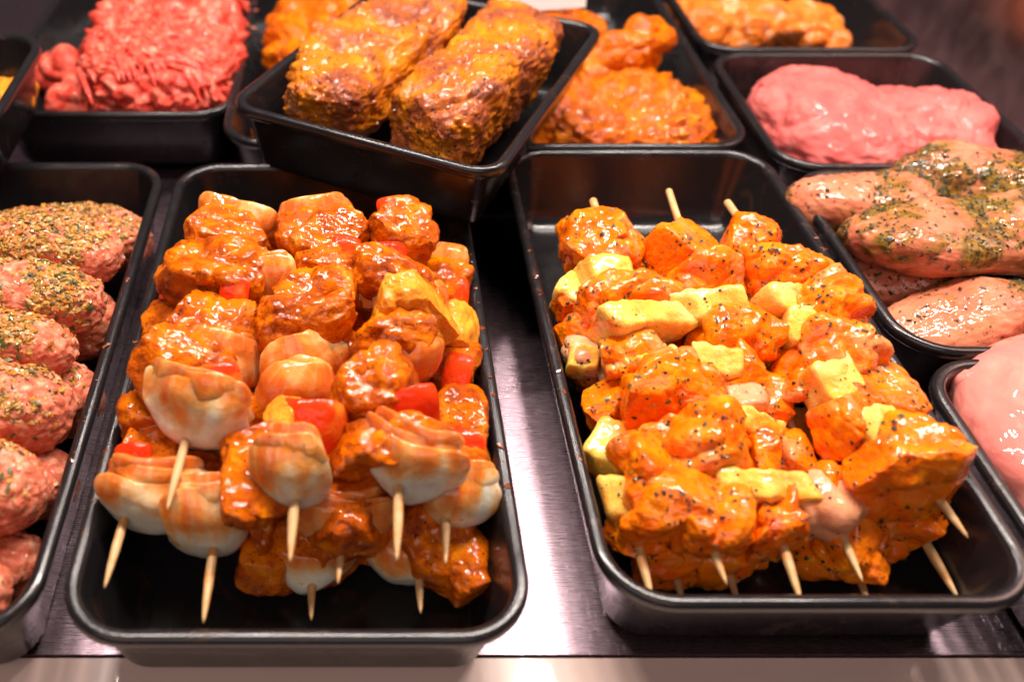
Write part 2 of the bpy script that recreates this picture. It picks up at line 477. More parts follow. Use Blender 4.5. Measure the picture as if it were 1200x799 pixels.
A7 = math.radians(-27.3)
def at7(x, y): return (x * math.cos(A7) - y * math.sin(A7), x * math.sin(A7) + y * math.cos(A7))
_c = (.0440, .4870)
T7.location = (_c[0], _c[1], .0515); T7.rotation_euler = (0, 0, A7)

# ------------------------------------------------------------------ food shapes (centimetres in, metres out)
def sphere_dirs(n):
    P, Q = cube(n)
    t = np.tan(P * math.pi / 4)
    return t / np.linalg.norm(t, axis=1)[:, None], Q

def cuts(rs, V, k, lo, hi, e=.05):
    """slice flat faces off a lump"""
    for _ in range(k):
        nn = rs.normal(size=3); nn /= np.linalg.norm(nn)
        q = V @ nn
        t = q - q.max() * rs.uniform(lo, hi)
        V = V - np.outer(.5 * (t + np.sqrt(t * t + e * e)) * .93, nn)
    return V

def lump(rs, w, l, h, n=22, p=2.8, warp=.22, bil=.10, f=.9, fine=.03, cut=None, ridge=0.0):
    d, Q = sphere_dirs(n)
    r = (np.abs(d) ** p).sum(1) ** (-1 / p)
    dims = np.array([w, l, h]) / 2
    S = d * r[:, None] * dims
    sz = (w * l * h) ** (1 / 3)
    o = rs.uniform(-80, 80, 3)
    S = S + vnoise(S * (.95 / sz) + o) * (warp * sz)
    b1 = np.abs(noise(S * f + o + 9)) ; b2 = np.abs(noise(S * f * 2.3 + o + 19))
    disp = bil * (b1 ** .8 - .38) * 2.0 + bil * .20 * (b2 - .30) * 1.6 + fine * fbm(S * 2.6 + o, 3)
    S = S + d * (disp * sz)[:, None]
    if cut:
        S = cuts(rs, S, *cut)
        S = S + d * (fine * .9 * sz * fbm(S * 1.9 + o + 3, 3))[:, None]
    if ridge:
        a = rs.uniform(-.7, .7)
        c = np.stack([S[:, 0] * math.cos(a) + S[:, 1] * math.sin(a), S[:, 1] * math.cos(a) - S[:, 0] * math.sin(a), S[:, 2]], 1)
        S = S + d * (ridge * noise(c * np.array([5.0, .8, 5.0]) + o))[:, None]
    return S, Q

def cup(rs, w, t, h, R, n=18, p=4.0, rough=.04, grooves=3):
    """curved plate, dome towards -y"""
    P, Q = cube(n)
    m = np.maximum(np.abs(P[:, 0]), np.abs(P[:, 2])); hy = np.hypot(P[:, 0], P[:, 2]) + 1e-9
    du, dv = P[:, 0] / hy, P[:, 2] / hy
    ro = np.maximum(np.abs(du) ** p + np.abs(dv) ** p, 1e-3) ** (-1 / p) * m * (1 - .05 * np.abs(P[:, 1]) ** 6)
    S = np.stack([du * ro, P[:, 1] * (1 - .30 * m ** 5), dv * ro], 1)
    uvw = S.copy()
    x, y, z = S[:, 0] * w / 2, S[:, 1] * t / 2, S[:, 2] * h / 2
    edge = np.maximum(np.abs(S[:, 0]), np.abs(S[:, 2]))
    if grooves:
        g = np.abs(np.sin(S[:, 1] * grooves * math.pi / 2)) ** .5
        k = 1 - .09 * (1 - g) * sstep(.6, .95, edge)
        x = x * k; z = z * k
    q = np.hypot(x, z); a = np.minimum(q / R, 1.45)
    rad = R - y
    with np.errstate(invalid='ignore', divide='ignore'):
        ux = np.where(q > 1e-6, x / q, 0); uz = np.where(q > 1e-6, z / q, 0)
    V = np.stack([rad * np.sin(a) * ux, R - rad * np.cos(a), rad * np.sin(a) * uz], 1)
    V[:, 1] -= V[:, 1].mean()
    o = rs.uniform(-80, 80, 3)
    V = V + vnoise(V * .55 + o) * (rough * w) + vnoise(V * 2.2 + o) * (rough * .16 * w)
    return V, Q, uvw

def wedge(rs, w, l, h, n=14):
    d, Q = sphere_dirs(n)
    p = 8.0
    r = (np.abs(d) ** p).sum(1) ** (-1 / p)
    S = d * r[:, None]
    tap = rs.uniform(.18, .42) * rs.choice([-1, 1])
    S[:, 0] = S[:, 0] * (1 + tap * S[:, 2] * .8) + rs.uniform(-.15, .15) * S[:, 1]
    S = S * np.array([w, l, h]) / 2
    o = rs.uniform(-80, 80, 3)
    S = S + vnoise(S * .6 + o) * .17 + vnoise(S * 2.4 + o) * .04
    S[:, 1] += .05 * np.sin(S[:, 0] * 9 + 3 * noise(S + o))
    return S, Q

def scatter(rs, V, Q, n, up=.05, w=None):
    N = vnormals(V, Q)
    wt = np.clip(N[:, 2] + up, 0, 1) + 1e-6
    if w is not None: wt = wt * w
    i = rs.choice(len(V), n, p=wt / wt.sum())
    return V[i] + rs.normal(size=(n, 3)) * .0004 * 0, N[i]

# ------------------------------------------------------------------ skewers
def stick(parent, tip, back, rs):
    """wooden stick along local y from -tip to back (m), pointed at the front"""
    n = 12; rr = .0019 * rs.uniform(.95, 1.1)
    ys = [-tip, -tip + .002, -tip + .008, -tip + .017, back * .5, back - .0008, back]
    rad = [.12, .38, .72, 1, 1, 1, .8]
    V, Q = [], []
    bx, bz = rs.uniform(-.0006, .0006, 2)
    for y, q in zip(ys, rad):
        s = max(0, -y) / max(tip, 1e-4)
        for i in range(n):
            a = 2 * math.pi * i / n
            V.append((rr * q * math.cos(a) + bx * s, y, rr * q * math.sin(a) + bz * s))
    for j in range(len(ys) - 1):
        for i in range(n): Q.append((j * n + i, j * n + (i + 1) % n, (j + 1) * n + (i + 1) % n, (j + 1) * n + i))
    c0 = [tuple(range(n))[::-1]]; c1 = [tuple((len(ys) - 1) * n + i for i in range(n))]
    Q = np.array(Q)[:, ::-1]
    return link('stick', np.array(V), [Q, np.array(c0)[:, ::-1], np.array(c1)[:, ::-1]], M['wood'], parent)

NAMES = dict(m='meat_chunk', o='onion_piece', p='pepper_piece', f='fat_piece', c='chicken_chunk', y='pineapple_piece', k='pale_chicken_piece')
def piece(rs, kd, w, l, h, front, top):
    n = 26 if top else 18
    att = None; uv = None
    if kd in 'mf':
        V, Q = lump(rs, w * 1.17, l + 1.10, h * 1.10, n + 8, p=3.6, warp=.26, bil=.07, f=.6, fine=.024, cut=(6, .62, .88), ridge=.018)
        mat = M['pork'] if kd == 'm' else M['fat']
    elif kd == 'c':
        V, Q = lump(rs, w * 1.06, l + .62, h * 1.02, n + 8, p=2.8, warp=.34, bil=.11, f=.55, fine=.020, cut=(4, .62, .88), ridge=.022)
        mat = M['chicken']
    elif kd == 'k':
        V, Q = lump(rs, w, l + .5, h * .9, n, p=2.6, warp=.22, bil=.10, f=.6, fine=.015)
        mat = M['pinkpiece']
    elif kd == 'y':
        V, Q = wedge(rs, w * 1.06, max(1.2, l * .98), max(2.0, min(h * .92, w * 1.05)), 14)
        V = V @ rotm(rs.uniform(.1, .5), rs.uniform(-.3, .3), rs.uniform(-.35, .35)).T
        mat = M['pineapple']
        att = {'cover': .34 + .50 * noise(V * .7 + rs.uniform(-50, 50, 3))}
    elif kd == 'p':
        V, Q, u = cup(rs, w * 1.10, .40, max(1.8, l * 1.4), 1.9, 14, p=7.0, rough=.07, grooves=0)
        V = V @ rotm(rs.uniform(-.95, -.55), rs.uniform(-.25, .25), rs.uniform(-.3, .3)).T
        V[:, 2] += .55 if top else .3
        mat = M['pepper']
        att = {'cover': .26 + .50 * noise(V * .8 + rs.uniform(-50, 50, 3))}
    else:
        hh = min(4.2, l * 1.1) if front else 2.9
        Vl, Ql, Ul, bb = [], [], [], 0
        flip = rs.choice([-1, 1]) if not front else -1
        for q in range(3):
            s = 1 - .12 * q
            A, F, u = cup(rs, w * 1.30 * s, .40 if front else .34, hh * (1.28 if front else 1.12) * s, max(w, hh) * (.60 - .05 * q), n - 2 * q, p=4.2 if front else 3.8, rough=.06, grooves=0)
            A[:, 0] *= 1 + (.44 if front else .26) * flip * -A[:, 2] / hh
            A[:, 1] -= A[:, 1].min()
            A = A @ rotm(rs.uniform(-.06, .06), 0, rs.uniform(-.10, .10)).T
            A = A + np.array([rs.uniform(-.10, .10), .46 * q, (.30 if front else .12) * q + rs.uniform(-.12, .10)])
            Vl.append(A); Ql.append(F + bb); Ul.append(u); bb += len(A)
        V = np.concatenate(Vl); Q = np.concatenate(Ql); u = np.concatenate(Ul)
        o5 = rs.uniform(-50, 50, 3)
        streak = noise(np.stack([u[:, 0] * 5, u[:, 2] * .7, u[:, 1] * .2], 1) + o5)
        if front:
            att = {'cover': .31 + .52 * V[:, 2] / (hh / 2) + .34 * noise(V * .7 + o5) + .24 * streak}
            V = V @ rotm(rs.uniform(-.12, .10), rs.uniform(-.25, .25), rs.uniform(-.25, .25)).T
        else:
            att = {'cover': .84 + .45 * noise(V * .6 + o5) + .15 * streak}
            V[:, 1] -= .5
            V = V @ rotm(rs.uniform(-.8, -.3), rs.uniform(-.3, .3), rs.uniform(-.4, .4)).T
            V[:, 2] -= .10
        uv = np.stack([u[:, 0], u[:, 2]], 1)
        mat = M['onion']
    return V, Q, mat, att, uv

def skewer(rs, spec, top, label, group, dark, rear):
    code, P, K, tip, rows = spec
    P = np.array(P) / 100; K = np.array(K) / 100
    d = K - P; ln = float(np.linalg.norm(d)); y = d / ln
    x = np.cross(y, (0, 0, 1)); x /= np.linalg.norm(x); z = np.cross(x, y)
    t = empty('meat_skewer' if group[0] == 'p' else 'chicken_skewer', P)
    t.rotation_euler = Matrix(np.stack([x, y, z], 1).tolist()).to_euler()
    tag(t, label, 'skewer', group)
    last = ln
    rows = list(rows)
    if not top:                                  # the covered length further back
        c = max(r[1] for r in rows) + 2.0
        seq = 'mom' if group[0] == 'p' else 'cyc'
        i = 0
        while c < ln * 100 - .5:
            rows.append((seq[i % 3], c, 0, 3.2, 1.9)); c += 2.0; i += 1
    stick(t, tip / 100, ln + rear, rs)
    ch = []
    for j, (kd, ty, dx, w, l) in enumerate(rows):
        front = ty < .9 and kd == 'o'
        h = min(3.3, max(w * .95, 2.1)) if w > 1.6 else 1.7
        h *= rs.uniform(.92, 1.06)
        V, Q, mat, att, uv = piece(rs, kd, w, l, h, front, top)
        ang = rs.uniform(-.15, .15)
        V = V @ rotm(0, ang if kd in 'mfck' else 0, ang).T
        dz = .25 if w < 2.0 else 0.0
        if group[0] == 'c':
            yc = (P + y * ty / 100)
            if yc[2] < .056:
                lo, hi = (10.3 + w * .55, 24.4 - w * .52) if yc[2] < .04 else (10.0 + w * .55, 24.6 - w * .5)
                dx = min(max(yc[0] * 100 + dx, lo), hi) - yc[0] * 100
            if yc[2] < .045: dz += max(0, 2.15 - yc[2] * 100)
        else:
            yc = (P + y * ty / 100)
            if yc[2] < .03: dz += max(0, 2.1 - yc[2] * 100)
            if yc[2] < .056: dx = min(max(yc[0] * 100 + dx, -9.8 + w * .5), 5.5 - w * .5) - yc[0] * 100
        if ty < .9 or (group[0] == 'c' and P[2] + y[2] * ty / 100 < .045):       # the front piece starts where the stick leaves it
            wall = (.1775 - P[1]) * 100 if group[0] == 'c' else -9
            ty = max(ty if ty >= .9 else -1e3, max(-.15 if ty < .9 else -9, wall) - V[:, 1].min())
        off = np.array([dx, ty, dz]) / 100
        V = V / 100
        o = link(NAMES[kd], V, Q, mat, t, attrs=att, uv=uv, matrix=Matrix.Translation(off.tolist()))
        if kd in dark:
            nf, a, b = dark[kd]
            nf = int(nf * w * l)
            if nf and ty > -.3:
                p, nn = scatter(rs, V, Q, nf, up=.35, w=sstep(-.35, .5, noise(V * 90 + j * 7.3)) + .08)
                ch.append(flakes(rs, p + off, nn, a, b, [3, 1]))
    put_flakes('herb_flakes' if group[0] == 'c' else 'pepper_flakes', t, ch, [M['herb'], M['herb2']] if group[0] == 'c' else [M['pepperspeck'], M['herb']])
    return t

LEFT = [
 ('A',(-6.80,21.91,6.60),(-5.59,36.08,7.00),3.2,[('o',-0.1,-0.2,4.5,3.7),('p',2.7,0.4,2.7,1.3),('m',3.3,-1.0,3.6,2.1),('o',4.4,0.5,3.5,2.0),('m',6.3,-0.0,3.4,2.3),('p',7.8,0.6,1.2,1.2),('m',9.7,-0.7,3.8,2.0),('p',11.1,-0.2,2.3,0.8),('m',12.5,-0.4,3.4,1.3),('o',13.5,-0.4,4.1,1.1)]),
 ('B',(-2.34,19.39,6.20),(-1.96,35.82,7.40),2.6,[('o',0.3,0.0,2.3,3.7),('m',1.7,-1.7,2.5,3.1),('f',3.1,-0.6,1.4,1.4),('p',3.1,0.4,3.1,1.6),('o',5.1,-0.2,3.0,1.9),('o',6.8,0.3,3.6,1.7),('m',8.7,-0.3,3.6,2.3),('m',10.6,0.3,3.8,1.9),('m',12.5,0.5,3.4,1.7),('o',11.7,-1.8,2.0,1.7),('p',12.8,1.4,1.3,1.5),('m',14.5,0.1,3.8,1.9),('o',15.9,-0.0,3.7,1.1)]),
 ('C',(1.66,19.84,6.40),(2.35,34.58,7.40),3.1,[('o',-0.1,-0.1,3.9,2.9),('m',1.6,-0.3,3.7,1.6),('p',3.3,0.1,3.1,1.4),('m',4.7,-1.1,3.7,1.9),('o',6.4,-0.0,3.2,1.2),('m',7.6,0.1,3.3,1.4),('f',8.8,0.1,3.7,1.3),('o',9.5,0.7,3.4,1.5),('m',11.2,-0.0,4.1,2.4),('p',11.9,-0.9,2.1,1.5),('m',14.1,-0.1,3.2,2.2),('p',15.4,-0.5,1.3,0.8)]),
 ('D',(-9.15,19.53,4.60),(-8.30,36.20,4.80),2.9,[('o',-0.2,0.5,3.8,2.8),('m',2.2,-0.0,3.3,1.9),('p',2.3,-1.3,1.5,1.3),('m',4.9,-0.3,3.3,2.2),('o',7.5,-0.3,3.3,1.9),('m',10.6,-0.4,3.0,2.0),('p',12.2,-0.2,2.0,2.5),('m',14.4,0.1,3.0,2.2)]),
 ('E',(-5.59,18.75,4.00),(-5.37,36.46,4.60),3.2,[('o',0.1,0.0,2.8,4.2),('m',2.1,-0.8,2.7,2.1),('m',-0.6,1.8,1.6,2.9),('o',3.8,0.2,2.8,1.8),('m',6.1,0.1,3.0,2.2),('m',9.2,0.1,3.1,2.4)]),
 ('F',(-0.57,18.88,3.80),(0.14,36.46,4.60),1.6,[('o',-0.4,-0.1,4.0,2.4),('m',1.5,0.1,3.7,1.9),('p',2.8,0.2,2.1,1.0),('m',4.3,0.1,3.4,2.0),('o',6.6,0.1,3.4,1.9),('m',9.2,0.1,3.3,2.4)]),
 ('G',(3.57,19.79,4.40),(4.64,35.58,5.00),2.0,[('o',0.4,0.7,2.8,2.7),('m',2.1,0.6,2.6,1.7),('p',3.0,0.7,1.7,0.9),('m',4.8,0.8,2.0,2.2),('p',7.3,0.5,1.2,1.1),('m',8.9,0.7,2.2,2.0),('f',9.9,0.6,1.8,2.4),('p',12.5,1.0,1.4,1.4),('m',13.3,-0.1,2.6,2.1),('o',15.0,0.2,2.1,2.2)]),
 ('H',(-1.79,18.25,2.00),(-1.78,37.21,2.20),1.5,[('o',-0.2,-0.1,3.2,1.9),('m',0.4,-2.2,1.7,2.0),('m',1.8,-0.1,3.5,2.1),('o',3.9,-0.1,3.3,1.8),('m',6.5,-0.0,3.5,2.3)]),
 ('I',(2.55,18.40,2.20),(3.03,37.21,2.20),1.5,[('o',-0.1,0.2,3.9,2.5),('m',1.7,0.2,3.9,2.1),('m',0.9,1.8,1.4,2.4),('o',3.8,0.2,3.3,1.8),('m',6.2,0.1,3.4,2.3),('m',8.8,2.4,2.4,2.8),('m',4.4,2.6,1.5,2.2)]),
]
RIGHT = [
 ('a',(11.31,18.55,3.40),(11.84,37.33,4.80),1.8,[('c',18.2,-0.2,1.8,2.8),('y',14.3,-1.0,1.8,1.8),('c',14.0,-1.8,1.8,2.0),('c',11.6,-1.9,2.2,2.2),('k',10.4,-1.0,1.6,1.9),('y',10.1,-1.7,1.2,1.2),('c',7.6,-1.4,2.7,2.1),('y',5.0,-0.7,2.5,2.3),('y',2.6,-0.7,3.1,1.7),('c',0.4,-0.3,2.7,3.3)]),
 ('b',(13.60,17.86,4.80),(13.02,36.97,6.20),1.2,[('c',17.5,-0.4,3.5,2.5),('y',15.1,-0.6,2.7,1.8),('c',13.3,-0.4,4.2,2.0),('y',11.6,-0.1,3.7,1.5),('c',9.6,-0.8,4.3,2.4),('y',8.9,0.1,1.5,1.1),('c',7.3,-0.1,4.4,2.0),('c',4.6,0.7,4.4,2.7),('c',4.2,-1.7,2.1,1.9),('c',2.1,-0.7,3.7,2.6),('c',0.2,0.4,2.6,2.6)]),
 ('c',(16.66,18.43,4.20),(16.92,36.41,6.60),2.2,[('c',15.9,-0.4,3.4,2.3),('c',14.1,0.5,3.7,2.1),('y',12.3,-0.3,3.0,1.7),('c',10.8,0.7,3.8,2.4),('y',8.9,-0.8,1.7,1.6),('c',8.4,0.3,2.2,2.3),('k',6.8,0.1,1.8,1.1),('c',6.7,-1.5,2.6,1.8),('y',5.6,0.1,2.2,1.2),('c',4.5,0.2,1.7,2.2),('y',2.4,-0.5,3.1,1.5),('c',0.6,-0.1,3.0,2.7)]),
 ('d',(23.13,20.55,5.00),(20.26,36.41,6.60),2.0,[('c',14.4,-0.6,3.0,2.3),('c',12.3,0.0,3.9,2.2),('y',10.5,-0.8,2.4,1.7),('c',10.0,1.0,3.2,2.2),('y',8.5,-0.7,2.3,2.0),('c',7.1,-0.4,4.2,2.2),('c',7.0,1.2,2.7,2.1),('y',5.4,-1.5,1.8,2.3),('c',5.0,0.3,3.4,2.3),('y',2.9,-1.2,1.8,1.9),('c',3.3,-1.8,1.8,1.8),('c',1.2,-0.7,3.6,2.7)]),
 ('e',(19.69,19.54,3.40),(19.20,36.46,4.60),1.9,[('c',7.0,-0.5,1.7,2.4),('c',3.7,-0.7,2.0,2.8),('c',1.9,0.3,2.6,1.6),('k',0.4,-0.4,3.0,1.8),('c',9.9,-1.1,2.4,2.4),('c',12.7,-1.4,2.5,2.5)]),
 ('f',(15.15,18.32,2.20),(15.97,37.97,2.20),1.2,[('c',0.4,0.2,2.9,2.2),('c',2.6,0.2,2.8,2.1),('y',4.9,0.4,2.2,1.9),('c',7.3,0.7,2.7,2.3),('c',11.1,-0.0,2.9,2.5)]),
 ('g',(13.04,18.25,2.00),(13.14,37.21,2.20),1.1,[('c',0.6,-0.3,2.7,2.1),('c',2.8,-0.4,2.9,2.1),('k',4.6,-0.5,2.2,1.9),('c',7.5,-0.2,2.7,2.4),('c',11.3,-0.8,2.9,2.5)]),
 ('h',(20.58,18.17,1.80),(21.56,37.97,2.20),0.8,[('c',0.2,-0.4,3.4,2.0),('c',2.2,-0.0,2.8,2.1),('c',4.8,0.4,2.6,2.2),('y',7.7,0.4,2.4,2.0),('c',11.5,0.4,2.9,2.5)]),
 ('i',(23.85,19.71,2.20),(22.90,36.98,3.00),2.2,[('c',-0.3,-0.6,3.5,3.2),('c',2.6,1.9,1.8,2.3),('c',0.7,1.2,2.6,2.6),('c',2.1,-0.5,2.9,2.2),('y',4.8,0.1,2.3,1.9),('c',6.7,-0.1,2.8,2.4),('c',9.3,0.7,2.9,2.5)]),
]


LL = {'A': 'top pork skewer nearest the minced meat rolls, ending in a large saucy onion',
      'B': 'middle pork skewer of the top layer, ending in a narrow upright onion',
      'C': 'top pork skewer nearest the bare steel gap, ending in a broad white onion',
      'D': 'corner pork skewer with a white onion end below a red pepper corner',
      'E': 'second layer pork skewer ending in a tall white onion next to dark meat',
      'F': 'second layer pork skewer ending in a wide white onion under the narrow upright onion',
      'G': 'second layer pork skewer along the inner wall facing the steel gap, layered onion end',
      'H': 'lowest pork skewer with a short tip at the bottom middle of its tray',
      'I': 'lowest pork skewer ending in an orange stained onion near the steel gap'}
LR = {'a': 'chicken skewer along the inner wall facing the steel gap, pineapple near its front',
      'b': 'chicken skewer on top, with two broad yellow pineapple slabs near its far end',
      'c': 'chicken skewer in the middle of the top layer, ending in a pink edged chunk',
      'd': 'top chicken skewer nearest the plain raw breast, one big glossy chunk at the front',
      'e': 'chicken skewer ending in pale pink chicken left of the big glossy front chunk',
      'f': 'lowest chicken skewer with its tip just right of a bulging front chunk',
      'g': 'lowest chicken skewer with its dim tip beside the left front corner of the tray',
      'h': 'lowest chicken skewer, tip against the front rim under the pale pink end',
      'i': 'lowest chicken skewer in the shaded right front corner of its tray'}
rs = np.random.RandomState(5)
for s in LEFT:
    skewer(rs, s, s[0] in 'ABC', LL[s[0]], 'pork and onion skewers', {'m': (7, .0002, .0006), 'o': (4, .0002, .0005), 'p': (1.5, .0002, .0004), 'f': (3, .0002, .0005)}, .006)
rs = np.random.RandomState(8)
for s in RIGHT:
    skewer(rs, s, s[0] in 'abcd', LR[s[0]], 'chicken and pineapple skewers', {'c': (11, .0004, .0013), 'y': (4, .0003, .0010), 'k': (7, .0004, .0011)},
           {'a': .020, 'b': .022, 'c': .028, 'd': .020}.get(s[0], .006))

# ------------------------------------------------------------------ minced meat rolls
rs = np.random.RandomState(21)
ROLLS = [(-12.9, 35.6, 5.3, 3.9, 'seasoned minced meat roll on top at the far end of its tray', 260),
         (-12.7, 31.9, 5.5, 3.9, 'heavily seasoned minced meat roll, second from the far end of the top row', 260),
         (-13.4, 28.4, 5.6, 3.6, 'seasoned minced meat roll, third from the far end, with a bright red end', 200),
         (-12.8, 24.6, 5.2, 4.3, 'thick minced meat roll beside the large saucy onion, crumbs only on its upper left', 170),
         (-12.8, 20.4, 5.2, 4.3, 'thick pink minced meat roll beside the corner onion, second from the front', 110),
         (-13.3, 16.5, 4.6, 3.9, 'minced meat roll at the front of its tray', 60),
         (-12.6, 39.4, 3.2, 4.2, 'flat seasoned minced meat roll of the bottom row against the far end', 200),
         (-13.2, 32.6, 2.9, 4.2, 'shaded minced meat roll of the bottom row, below the heavily seasoned one', 50),
         (-12.9, 27.6, 2.8, 4.2, 'shaded minced meat roll of the bottom row with its end near the rim', 30),
         (-13.2, 22.8, 2.7, 4.0, 'dark minced meat roll of the bottom row under the thick pink one', 10),
         (-13.4, 18.6, 2.6, 3.8, 'dark minced meat roll of the bottom row at the front corner', 0)]
for ex, cy, cz, dia, lab, nf in ROLLS:
    L = 10.5
    V, Q = lump(rs, L, dia, dia * .92, 44, p=2.6, warp=.05, bil=.022, f=1.3, fine=.010)
    o3 = rs.uniform(-50, 50, 3)
    d = V / np.array([L, dia, dia]); d /= np.linalg.norm(d, axis=1)[:, None]
    V += d * (.05 * (.4 - np.abs(noise(V * 3.2 + o3))) * 2 + .045 * noise(V * 5.5 + o3))[:, None]
    V = V / 100
    rz = rs.uniform(-.06, .10)
    ex += .55 if cz > 4 else .9
    o = link('meat_roll', V, Q, M['mince'], matrix=Matrix.Translation(((ex - L / 2) / 100, cy / 100, cz / 100)) @ Matrix.Rotation(rz, 4, 'Z'))
    tag(o, lab, 'meat roll', 'seasoned minced meat rolls')
    if nf:
        p, nn = scatter(rs, V, Q, nf * 13, up=-.15, w=sstep(.05, .5, noise(V * 100 * .7 + o3) + .42) * sstep(.052, .030, V[:, 0]) + .02)
        c1 = flakes(rs, p, nn, .0006, .0021, [6, 2, 3, 3])
        put_flakes('seasoning', o, [c1], [M['crumb'], M['crumb2'], M['crumb3'], M['herb2']])

# ------------------------------------------------------------------ other meats
def meat(name, label, cat, group, c, w, l, h, mat, rot=(0, 0, 0), n=36, p=2.4, warp=.18, bil=.10, f=.4, fine=.015, cut=None, ridge=0.0, cover=None, flk=0, fl=(.0003, .0009), fm=('herb', 'herb2'), seed=0):
    r = np.random.RandomState(seed)
    V, Q = lump(r, w, l, h, n, p=p, warp=warp, bil=bil, f=f, fine=fine, cut=cut, ridge=ridge)
    V = V @ rotm(*rot).T / 100
    att = {'cover': cover + .62 * noise(V * 100 * .42 + seed) + .34 * noise(V * 100 * 1.2 + seed)} if cover is not None else None
    o = link(name, V, Q, M[mat], attrs=att, matrix=Matrix.Translation([q / 100 for q in c]))
    tag(o, label, cat, group)
    if flk:
        pts, nn = scatter(r, V, Q, flk, up=.2, w=None if att is None else sstep(.25, .75, att['cover']) ** 1.5 + .05)
        put_flakes('herb_flakes', o, [flakes(r, pts, nn, fl[0], fl[1], [3, 2])], [M[fm[0]], M[fm[1]]])
    return o

# raw beef
G = 'raw beef in the far left tray'
bm = meat('minced_beef', 'large heap of raw red minced beef in coarse strands', 'minced meat', None, (-14.4, 62.3, 4.1), 11.0, 18.5, 6.2, 'beef', (0, 0, .05), n=44, p=3.4, warp=.10, bil=.06, f=.7, fine=.03, seed=3)
meat('beef_piece', 'raw red beef strip left of the minced beef, against the propped tray', 'meat', G, (-21.8, 60.5, 3.2), 5.5, 3.4, 3.2, 'beef', (0, 0, -.5), n=26, seed=4)
meat('beef_piece', 'raw red beef chunk at the front left of the minced beef', 'meat', G, (-19.4, 57.4, 3.0), 5.6, 3.8, 3.2, 'beef', (0, .1, .35), n=26, seed=5)
meat('beef_piece', 'pale marbled beef piece lowest in front of the minced beef', 'meat', G, (-17.6, 55.6, 2.5), 4.6, 3.2, 2.6, 'beef', (0, 0, -.2), n=26, seed=6)
r = np.random.RandomState(31)                    # strands of the mince: 3 mm cords lying over the heap
Vs, Qs, b = [], [], 0
d, _q = sphere_dirs(30)
for i in range(520):
    a0 = r.uniform(0, 2 * math.pi); rr = math.sqrt(r.uniform(0, .70))
    px, py = r.uniform(-.88, .88), r.uniform(-.92, .88)
    ang = -1.05 + r.normal() * .45 + (.6 if px > .3 else 0); m = 11; L = r.uniform(1.8, 4.2); rad = r.uniform(.16, .27)
    ts = np.linspace(-.5, .5, m)
    wob = r.uniform(-.6, .6)
    cx = -14.4 + px * 5.2 + ts * L * math.cos(ang) + wob * ts ** 2 * L * .6
    cy = 62.3 + py * 8.6 + ts * L * math.sin(ang)
    ex = (cx + 14.4) / 5.9; ey = (cy - 62.3) / 9.6
    e2 = np.abs(ex) ** 3.4 + np.abs(ey) ** 3.4
    cz = 4.1 + 3.05 * np.clip(1 - e2, .03, 1) ** .42 + .22 * noise(np.stack([cx, cy, cx * 0 + i], 1)) + r.uniform(-.16, .10)
    C = np.stack([cx, cy, cz], 1)
    T = np.gradient(C, axis=0); T /= np.linalg.norm(T, axis=1)[:, None]
    sd = np.cross(T, (0, 0, 1.)); sd /= np.linalg.norm(sd, axis=1)[:, None]; up = np.cross(sd, T)
    q = rad * np.clip(np.sin(np.pi * (ts + .5)) * 1.6, .25, 1) * (1 + .15 * noise(C * 2.1))
    for jj in range(6):
        aa = 2 * math.pi * jj / 6
        Vs.append(C + sd * (np.cos(aa) * q)[:, None] + up * (np.sin(aa) * q)[:, None])
    idx = b + np.arange(6)[:, None] * m + np.arange(m)[None, :]
    nx = np.roll(idx, -1, axis=0)
    Qs.append(np.stack([idx[:, :-1], idx[:, 1:], nx[:, 1:], nx[:, :-1]], -1).reshape(-1, 4)[:, ::-1]); b += 6 * m
st = link('mince_strands', np.concatenate(Vs) / 100 - np.array(bm.location), np.concatenate(Qs), M['beef'], bm)
st["kind"] = 'stuff'

G = 'yellow marinated bits in the propped tray'
for i, (x, y, z, lab) in enumerate([(-21.9, 49.6, 7.2, 'yellow marinated bit nearest the far corner of the propped tray'),
                                    (-22.4, 46.6, 7.2, 'yellow marinated bit in the middle of the propped tray edge'),
                                    (-22.2, 43.6, 7.0, 'yellow marinated bit lowest along the propped tray edge')]):
    meat('marinated_bit', lab, 'meat', G, (x, y, z), 3.8, 3.4, 2.6, 'fat', (0, 0, i), n=20, seed=40 + i)

G = 'orange marinated steaks'
meat('marinated_steak', 'small orange steak end showing in the gap between askew tray and minced beef tray', 'steak', G, (-5.0, 51.6, 2.7), 4.4, 7.0, 3.6, 'steak', (0, 0, .1), p=3.0, seed=57)
meat('marinated_steak', 'orange steak low in front of the askew tray, beside the minced beef tray', 'steak', G, (-2.6, 53.0, 2.5), 9.0, 9.5, 3.2, 'steak', (0, 0, .1), seed=50)
meat('marinated_steak', 'bright orange steak rising behind the corner of the askew tray', 'steak', G, (-3.0, 62.0, 4.4), 8.5, 11.0, 4.2, 'steak', (.15, .15, .3), seed=51)
meat('marinated_steak', 'orange steak cut by the picture top behind the first spiced pork neck', 'steak', G, (1.0, 70.0, 5.2), 11.0, 9.0, 4.5, 'steak', (0, 0, -.3), seed=52)
meat('marinated_steak', 'broad grainy orange steak at the front behind the chicken skewers', 'steak', G, (19.0, 54.0, 2.8), 11.5, 10.8, 3.6, 'steak', (0, 0, .05), bil=.07, f=.9, fine=.045, seed=53)
meat('marinated_steak', 'brownish steak half hidden under the right edge of the askew tray', 'steak', G, (12.6, 55.0, 2.3), 5.5, 12.0, 2.8, 'steak', (0, 0, -.3), seed=54)
meat('marinated_steak', 'folded orange steak with a raised curled end on the broad grainy steak', 'steak', G, (19.6, 60.6, 5.0), 8.0, 5.0, 3.6, 'steak', (.2, -.35, .45), warp=.3, seed=55)
